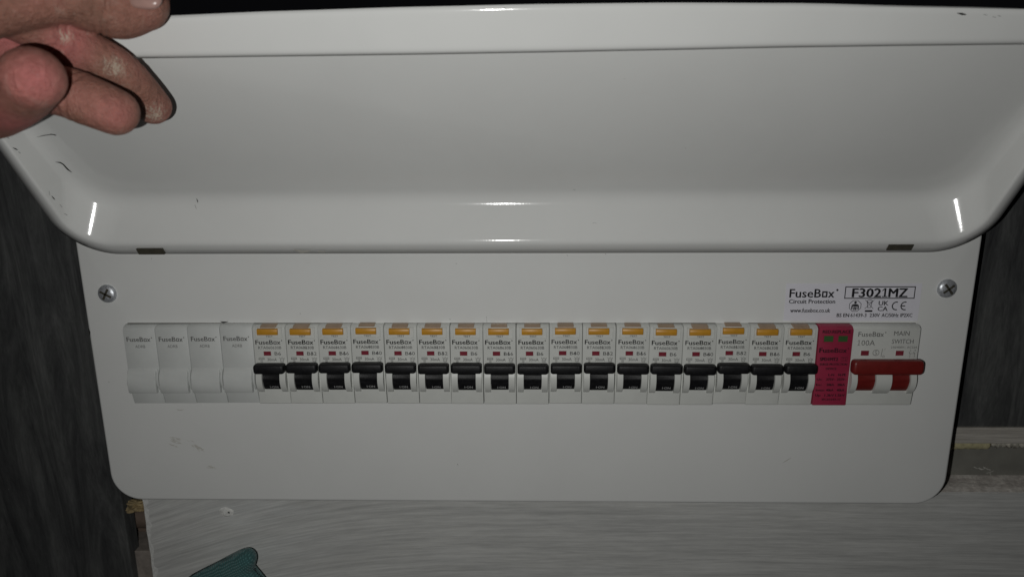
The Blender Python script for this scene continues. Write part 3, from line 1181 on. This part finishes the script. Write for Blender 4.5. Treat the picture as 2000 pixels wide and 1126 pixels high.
for i in range(4):
    o = bl if i == 0 else copy_tree(bl)
    o.location = Vector((-153.2 - BW * (3.5 - i), 0.3 + random.uniform(-0.1, 0.1), random.uniform(-0.15, 0.15) - (0.3 if i < 2 else 0))) * MM
    tag(o, f"plain grey blank module, {names[i]}", "blank module", "blank modules at the left end of the row")

# --- surge protector
sp = empty("surge_protector", (162.3, 0, 0), "crimson surge protector module with two green windows", "surge protector")
bm = bmesh.new()
add_prism(bm, [(32, ZT), (-2.2, ZT), (-4.2, ZT - 0.5), (FACE - 0.7, ZT - 1.9), (FACE - 0.7, ZB + 0.5), (FACE, ZB), (32, ZB)], -8.95, 8.95, 0.3, 2)
b_ = bm_obj("body", bm, M['crimson'], sp, 40)
for x in (-4.0, 3.6):
    bm = bmesh.new()
    add_box(bm, x - 2.5, x + 2.5, FACE - 0.8, FACE, 13.4, 16.7, 0.08, 1)
    g = bm_obj("status_window", bm, M['green'], sp)
    bm_obj("window_rim", rim_bm(x - 2.9, x + 2.9, 13.0, 17.1, 0.38, FACE - 1.05, FACE - 0.5), M['crimson'], g)
P = Print()
P.text("RED:REPLACE", 0, 19.0, 1.7, width=14.8, bold=0.05)
P.logo(-8.2, 8.6, 2.6, 15.0, bold=0.05)
P.text("SPD1MT2", -2.7, 3.6, 1.9, width=9.6, bold=0.07)
P.text("T2", 5.4, 3.6, 1.5, width=2.3)
P.frame(3.7, 7.1, 2.4, 4.8, 0.15)
P.text("SURGE PROTECTION", 0, 0.7, 1.25, width=14.6, bold=0.05)
P.text("DEVICE", -1.0, -1.8, 1.25, width=5.6, bold=0.05)
for (s1, s2, s3, z) in (("", "L-N", "N-PE", -5.3), ("Uc:", "275V~", "255V~", -7.9), ("In:", "20kA", "20kA", -11.0), ("Imax:", "40kA", "40kA", -14.1), ("Up:", "1.3kV", "1.5kV", -17.1)):
    if s1:
        P.text(s1, -8.1, z, 1.3, align='L', width=0.95 * len(s1), bold=0.06)
    P.text(s2, -0.6, z, 1.35, width=1.0 * len(s2), bold=0.06)
    P.text(s3, 5.2, z, 1.35, width=1.0 * len(s3), bold=0.06)
P.text("IEC61643-11", 0.6, -19.5, 1.2, width=9.8, bold=0.05)
P.build("printed_text", FACE - 0.74, M['crimson_ink'], b_)

# --- main switch
ms = empty("main_switch", (189.0, 0, 0), "double width main switch with wide red toggle at right end", "main switch")
bm = bmesh.new()
add_prism(bm, yz_body(), -17.95, 17.95, 0.3, 2)
b_ = bm_obj("body", bm, M['body'], ms, 40)
for x0, x1 in ((-17.3, -14.2), (-4.2, 4.2), (14.2, 17.3)):
    bm_obj("toggle_guard", cheek_bm(x0, x1, 10.2), M['body'], ms, 35)
bm_obj("toggle", toggle_bm([(-14.0, -4.4), (4.4, 14.0)], (-18.0, 19.0), 0.2, 4.0, -8.6), M['red'], ms, 40)
for x in (-10.3, 8.2):
    bm = bmesh.new()
    window(bm, x, 6.8, 4.2, 2.7)
    f_ = bm_obj("indicator_window", bm, M['flag'], ms)
    bm_obj("window_rim", rim_bm(x - 2.4, x + 2.4, 6.8 - 1.65, 6.8 + 1.65, 0.28, FACE - 0.2, FACE + 0.2), M['body'], f_)
P = Print()
P.logo(-14.8, 17.4, 2.7, 14.0, bold=0.012)
P.one(-14.0, 12.6, 3.0, 0.34)
P.text("00A", -12.7, 12.6, 3.0, width=7.2, align='L')
P.text("MAIN", 4.0, 17.9, 2.5, width=8.2, align='L', bold=0.008)
P.text("SWITCH", 3.4, 13.4, 2.5, width=11.4, align='L', bold=0.008)
P.text("230/400V~ AC22A", 3.2, 10.1, 1.15, width=14.0, align='L', bold=0.01)
P.circ(-4.4, 7.0, 1.75, 0.25, 18)
P.arc(-4.4, 7.5, 0.55, 0.25, 20, 270, 8)
P.arc(-4.4, 6.4, 0.55, 0.25, 90, -160, 8)
P.line([(-1.1, 9.2), (-1.5, 4.6)], 0.25)
P.text("I", 0.2, 9.0, 1.1)
P.circ(-0.2, 4.9, 0.65, 0.2, 12)
for k, x in enumerate((13.8, 16.2)):
    P.text("24"[k], x, 8.4, 1.0)
    P.line([(x - 0.7, 7.6), (x + 0.2, 6.0)], 0.2)
    P.line([(x, 5.9), (x, 4.2)], 0.2)
P.line([(13.4, 6.6), (16.6, 6.6)], 0.18)
P.text("1", 13.6, 3.2, 0.9)
P.text("3", 16.0, 3.2, 0.9)
P.build("printed_text", FACE - 0.035, M['ink_light'], b_)


# ------------------------------------------------------------------ hand holding the lid open
def m_skin():
    m, nt, b = mat_base("skin")
    v = coords(nt)
    a = noise(nt, v, 55, 4, 0.55)
    c = noise(nt, v, 420, 3, 0.6)
    col = ramp(nt, a, [(0.30, (0.225, 0.115, 0.083)), (0.50, (0.285, 0.135, 0.100)), (0.70, (0.34, 0.148, 0.118))])
    geo0 = N(nt, 'ShaderNodeNewGeometry')
    for p, r in ((at(240, 225, -122), 0.016), (at(66, 155, -145), 0.018), (at(20, 210, -125), 0.02), (at(20, 75, -105), 0.018), (at(130, 85, -104), 0.014)):
        d = N(nt, 'ShaderNodeVectorMath', operation='DISTANCE')
        nt.links.new(geo0.outputs['Position'], d.inputs[0])
        d.inputs[1].default_value = p * MM
        mr = N(nt, 'ShaderNodeMapRange', interpolation_type='SMOOTHSTEP')
        mr.inputs[1].default_value = 0.0
        mr.inputs[2].default_value = r
        mr.inputs[3].default_value = 0.75
        mr.inputs[4].default_value = 0.0
        nt.links.new(d.outputs['Value'], mr.inputs[0])
        col = mixc(nt, mr.outputs[0], col, (0.46, 0.14, 0.14))
    col = mixc(nt, 0.7, col, ramp(nt, c, [(0.3, (0.70, 0.66, 0.64)), (0.7, (1.15, 1.15, 1.15))]), 'MULTIPLY')
    du = noise(nt, coords(nt, (1, 1, 1)), 210, 6, 0.75, 0.6)
    col = mixc(nt, ramp(nt, du, [(0.56, (0, 0, 0)), (0.74, (0.45, 0.45, 0.45))]), col, (0.40, 0.30, 0.25))
    # dry flaky skin on the bend of the index finger and its tip
    geo = N(nt, 'ShaderNodeNewGeometry')
    tot = None
    for p, r in ((HAND_DRY[0], 0.0065), (HAND_DRY[1], 0.0070), (HAND_DRY[2], 0.0038)):
        d = N(nt, 'ShaderNodeVectorMath', operation='DISTANCE')
        nt.links.new(geo.outputs['Position'], d.inputs[0])
        d.inputs[1].default_value = p * MM
        mr = N(nt, 'ShaderNodeMapRange')
        mr.inputs[1].default_value = 0.0
        mr.inputs[2].default_value = r
        mr.inputs[3].default_value = 1.0
        mr.inputs[4].default_value = 0.0
        nt.links.new(d.outputs['Value'], mr.inputs[0])
        if tot is None:
            tot = mr.outputs[0]
        else:
            ad = N(nt, 'ShaderNodeMath', operation='MAXIMUM')
            nt.links.new(tot, ad.inputs[0])
            nt.links.new(mr.outputs[0], ad.inputs[1])
            tot = ad.outputs[0]
    fl = noise(nt, coords(nt, (1, 1, 0.45), (0, -0.6, 0)), 700, 5, 0.8, 1.0)
    ml = N(nt, 'ShaderNodeMath', operation='MULTIPLY')
    fl = ramp(nt, fl, [(0.44, (0, 0, 0)), (0.62, (1, 1, 1))])
    nt.links.new(fl, ml.inputs[0])
    nt.links.new(tot, ml.inputs[1])
    msk = ramp(nt, ml.outputs[0], [(0.06, (0, 0, 0)), (0.5, (0.75, 0.75, 0.75))])
    nt.links.new(mixc(nt, msk, col, (0.50, 0.43, 0.34)), b.inputs['Base Color'])
    b.inputs['Roughness'].default_value = 0.6
    b.inputs['Specular IOR Level'].default_value = 0.3
    b.inputs['Subsurface Weight'].default_value = 0.25
    b.inputs['Subsurface Radius'].default_value = (0.004, 0.0015, 0.001)
    b.inputs['Subsurface Scale'].default_value = 0.6
    wr = noise(nt, coords(nt, (1, 1, 1)), 1100, 3, 0.6)
    wr2 = noise(nt, coords(nt, (1.0, 1, 0.30), (0, math.radians(-38), 0)), 420, 5, 0.72, 0.6)
    ad2 = N(nt, 'ShaderNodeMath', operation='ADD')
    nt.links.new(wr, ad2.inputs[0])
    nt.links.new(wr2, ad2.inputs[1])
    bump(nt, b, ad2.outputs[0], 0.8, 0.0010)
    return m


chains = {
    'thumb': [(-330, 60, -140, 19), (-70, 0, -122, 14.5), (110, -17, -110, 11.2), (185, 0, -103, 11.6), (232, 8, -100, 12.4), (272, 3, -98, 10.8)],
    'index': [(-160, 40, -122, 13), (-20, 15, -114, 10), (70, 48, -106, 9.0), (150, 92, -98, 8.5), (225, 133, -90, 8.0), (268, 172, -82, 7.6), (299, 208, -74, 7.4)],
    'middle': [(-70, 130, -96, 11), (40, 168, -98, 8.8), (120, 178, -109, 9.1), (180, 200, -111, 9.0), (226, 219, -109, 8.5)],
    'ring': [(-140, 170, -98, 13), (-40, 215, -104, 11), (20, 193, -120, 10.6), (64, 152, -136, 10.0)],
    'little': [(-260, 200, -108, 11), (-190, 262, -120, 9), (-130, 240, -140, 8.2)],
    'palm': [(-420, 110, -128, 26), (-230, 110, -116, 24), (-90, 85, -106, 17), (10, 72, -98, 11)],
    'heel': [(-620, 130, -150, 27), (-420, 150, -128, 27), (-230, 170, -112, 20)],
    'forearm': [(-1500, 380, -190, 36), (-1000, 220, -175, 30), (-620, 130, -150, 27)],
}
HAND_DRY = (at(226, 132, -98), at(303, 222, -80), at(128, 72, -107))


def tube(vs, fs, pts, seg=20):
    """tapered tube with round ends through (Vector, radius) points, Catmull-Rom smoothed"""
    fine = []
    n = len(pts)
    for i in range(n - 1):
        p0, p1, p2, p3 = pts[max(0, i - 1)], pts[i], pts[i + 1], pts[min(n - 1, i + 2)]
        for k in range(8):
            t = k / 8
            def cr(a, b, c, d):
                return 0.5 * ((2 * b) + (c - a) * t + (2 * a - 5 * b + 4 * c - d) * t * t + (3 * b - a - 3 * c + d) * t ** 3)
            fine.append((cr(p0[0], p1[0], p2[0], p3[0]), cr(p0[1], p1[1], p2[1], p3[1])))
    fine.append(pts[-1])
    # round caps
    ext = []
    d0 = (fine[0][0] - fine[1][0]).normalized()
    d1 = (fine[-1][0] - fine[-2][0]).normalized()
    caps0 = [(fine[0][0] + d0 * fine[0][1] * math.sin(a), fine[0][1] * math.cos(a)) for a in (1.5, 1.25, 0.95, 0.6, 0.3)]
    caps1 = [(fine[-1][0] + d1 * fine[-1][1] * 0.95 * math.sin(a), fine[-1][1] * math.cos(a)) for a in (0.25, 0.5, 0.75, 1.0, 1.25, 1.5)]
    line = caps0 + fine + caps1
    base = len(vs)
    up = Vector((0, 0, 1))
    for i, (c, r) in enumerate(line):
        a = line[max(0, i - 1)][0]
        b = line[min(len(line) - 1, i + 1)][0]
        d = (b - a).normalized()
        u = d.cross(up).normalized()
        v_ = u.cross(d).normalized()
        for k in range(seg):
            t = 2 * math.pi * k / seg
            vs.append(tuple(c + u * r * math.cos(t) + v_ * r * math.sin(t)))
    for i in range(len(line) - 1):
        for k in range(seg):
            a, b = base + i * seg + k, base + i * seg + (k + 1) % seg
            fs.append((a, b, b + seg, a + seg))
    fs.append(tuple(range(base, base + seg))[::-1])
    e = base + (len(line) - 1) * seg
    fs.append(tuple(range(e, e + seg)))


hv, hf = [], []
for nm, ch in chains.items():
    tube(hv, hf, [(at(px, py, y), r) for px, py, y, r in ch])
M['skin'] = m_skin()
tmp = new_obj("hand_source", hv, hf, M['skin'])
md = tmp.modifiers.new("r", 'REMESH')
md.mode = 'VOXEL'
md.voxel_size = 0.0008
md2 = tmp.modifiers.new("s", 'SMOOTH')
md2.factor = 0.5
md2.iterations = 5
me = bpy.data.meshes.new_from_object(tmp.evaluated_get(bpy.context.evaluated_depsgraph_get()))
bpy.data.objects.remove(tmp)
me.polygons.foreach_set("use_smooth", [True] * len(me.polygons))
# creases across the joints
crs = []
for (a_, b_, t_, dep) in (((150, 92, -96), (225, 133, -82), 0.93, 0.55), ((150, 92, -96), (225, 133, -82), 1.10, 0.35), ((20, 30, -110), (150, 92, -96), 0.62, 0.5), ((20, 30, -110), (150, 92, -96), 0.72, 0.35),
                          ((110, -17, -110), (232, 8, -100), 0.70, 0.6), ((110, -17, -110), (232, 8, -100), 0.60, 0.35), ((110, -17, -110), (232, 8, -100), 0.80, 0.3),
                          ((120, 178, -112), (226, 219, -116), 0.18, 0.45), ((120, 178, -112), (226, 219, -116), 0.32, 0.3)):
    A_, B_ = at(*a_), at(*b_)
    crs.append((A_.lerp(B_, t_), (B_ - A_).normalized(), dep))
HN = [v.normal.copy() for v in me.vertices]
for v, nrm_ in zip(me.vertices, HN):
    p_ = v.co / MM
    off = 0.0
    for c_, d_, dep in crs:
        q_ = p_ - c_
        if q_.length < 13.5:
            s_ = q_.dot(d_) + 0.5 * math.sin(q_.z * 0.6)
            off -= dep * 1.5 * math.exp(-(s_ / 0.6) ** 2) - dep * 0.3 * math.exp(-((s_ - 1.6) / 1.0) ** 2)
    if off:
        v.co = v.co + nrm_ * off * MM
me.update()
me.materials.clear()
me.materials.append(M['skin'])
hand = bpy.data.objects.new("hand", me)
COL.objects.link(hand)
tag(hand, "bare hand with dusty fingers propping the open lid at upper left", "hand")

# thumb nail
c = at(285, -4, -110)
bm = bmesh.new()
bmesh.ops.create_uvsphere(bm, u_segments=24, v_segments=16, radius=1.0)
for v in bm.verts:
    x, y, z = v.co
    v.co = Vector((math.copysign(abs(x) ** 0.75, x) * 6.2, y * 2.2, math.copysign(abs(z) ** 0.75, z) * 4.6))
bmesh.ops.rotate(bm, verts=bm.verts, matrix=Matrix.Rotation(math.radians(-22), 3, 'X') @ Matrix.Rotation(math.radians(6), 3, 'Y'))
bmesh.ops.translate(bm, verts=bm.verts, vec=at(284, -6, -106.6))
nail = bm_obj("nail", bm, plain("nail", (0.36, 0.22, 0.19), 0.28, var=0.06, vscale=300), hand, 60)

# ------------------------------------------------------------------ teal knitted glove tip
GY = 18.0
out = [(330, 1165), (352, 1140), (375, 1120), (398, 1108), (420, 1098), (443, 1086), (463, 1076.5), (476, 1072.5), (487, 1073), (496, 1079), (501, 1088), (500, 1098), (496, 1108), (499, 1114), (508, 1122), (522, 1136), (540, 1165), (545, 1260), (300, 1260)]
pts = [at(px, py, GY) for px, py in out]
cen = at(452, 1135, GY)
spine0, spine1 = at(478, 1092, GY), at(430, 1255, GY)
gv, gf = [], []
lev = [(1.0, 0.0), (0.98, 1.6), (0.92, 3.2), (0.80, 4.8), (0.6, 6.2), (0.32, 7.2), (0.0, 7.6)]
nO = len(pts)
side = []
for sgn in (-1, 1):
    rings_ = []
    for s, h in lev:
        idx = []
        for p in pts:
            t = max(0, min(1, (p - spine0).dot(spine1 - spine0) / (spine1 - spine0).length_squared))
            q = spine0.lerp(spine1, t)
            r = q.lerp(p, s)
            gv.append((r.x, GY + sgn * h, r.z))
            idx.append(len(gv) - 1)
        rings_.append(idx)
    for A, B in zip(rings_, rings_[1:]):
        for i in range(nO):
            j = (i + 1) % nO
            f4 = (A[i], A[j], B[j], B[i])
            gf.append(f4 if sgn < 0 else f4[::-1])


def m_knit():
    m, nt, b = mat_base("teal_knit")
    v = coords(nt, (1, 1, 1), (0, math.radians(28), 0))
    wv = N(nt, 'ShaderNodeTexWave', wave_type='BANDS', bands_direction='X')
    wv.inputs['Scale'].default_value = 230
    wv.inputs['Distortion'].default_value = 4.0
    wv.inputs['Detail'].default_value = 2
    nt.links.new(v, wv.inputs['Vector'])
    w2 = N(nt, 'ShaderNodeTexWave', wave_type='BANDS', bands_direction='Z')
    w2.inputs['Scale'].default_value = 190
    w2.inputs['Distortion'].default_value = 5.0
    nt.links.new(v, w2.inputs['Vector'])
    k = N(nt, 'ShaderNodeMath', operation='MULTIPLY')
    nt.links.new(wv.outputs['Fac'], k.inputs[0])
    nt.links.new(w2.outputs['Fac'], k.inputs[1])
    nz = noise(nt, coords(nt), 90, 4)
    col = ramp(nt, k.outputs[0], [(0.0, (0.040, 0.115, 0.112)), (0.8, (0.095, 0.245, 0.235))])
    col = mixc(nt, 0.5, col, ramp(nt, nz, [(0.3, (0.6, 0.65, 0.7)), (0.7, (1.15, 1.15, 1.2))]), 'MULTIPLY')
    nt.links.new(col, b.inputs['Base Color'])
    b.inputs['Roughness'].default_value = 0.9
    b.inputs['Sheen Weight'].default_value = 0.2
    bump(nt, b, k.outputs[0], 0.8, 0.0006)
    return m


glove = new_obj("glove", gv, gf, m_knit(), smooth=True)
bmx = bmesh.new()
bmx.from_mesh(glove.data)
bmesh.ops.remove_doubles(bmx, verts=bmx.verts, dist=0.00002)
bmesh.ops.recalc_face_normals(bmx, faces=bmx.faces)
bmx.to_mesh(glove.data)
bmx.free()
sd = glove.modifiers.new("s", 'SUBSURF')
sd.levels = 1
sd.render_levels = 2
tag(glove, "teal knitted glove fingertip poking up at the bottom edge", "glove")
# dark overlock stitches along both edges
sv, sf = [], []


def stitch(a, b, r):
    d = (b - a).normalized()
    u = d.cross(Vector((0, 1, 0))).normalized() * r
    w_ = Vector((0, -r, 0))
    k = len(sv)
    for p in (a, b):
        for q in (u, w_, -u, -w_):
            sv.append(tuple(p + q))
    for i in range(4):
        j = (i + 1) % 4
        sf.append((k + i, k + j, k + 4 + j, k + 4 + i))
    sf.append((k + 3, k + 2, k + 1, k))
    sf.append((k + 4, k + 5, k + 6, k + 7))


def along(poly, step):
    for a, b in zip(poly, poly[1:]):
        n = max(1, int((b - a).length / step))
        for i in range(n):
            yield a.lerp(b, i / n), (b - a).normalized()


left = [Vector((p.x, GY - 0.8, p.z)) for p in pts[0:6]]
right = [Vector((p.x, GY - 0.6, p.z)) for p in pts[12:17]]
for p, d in along(left, 0.9):
    nrm = Vector((-d.z, 0, d.x))
    stitch(p - nrm * 0.55 + d * random.uniform(-.2, .2), p + nrm * 0.12 + d * 0.5, 0.32)
for p, d in along(right, 1.0):
    nrm = Vector((-d.z, 0, d.x))
    stitch(p - nrm * 1.3 + d * random.uniform(-.4, .4), p + nrm * random.uniform(0.2, 1.3) + d * 0.6, 0.42)
new_obj("stitching", sv, sf, plain("dark_thread", (0.014, 0.018, 0.02), 0.9), glove)
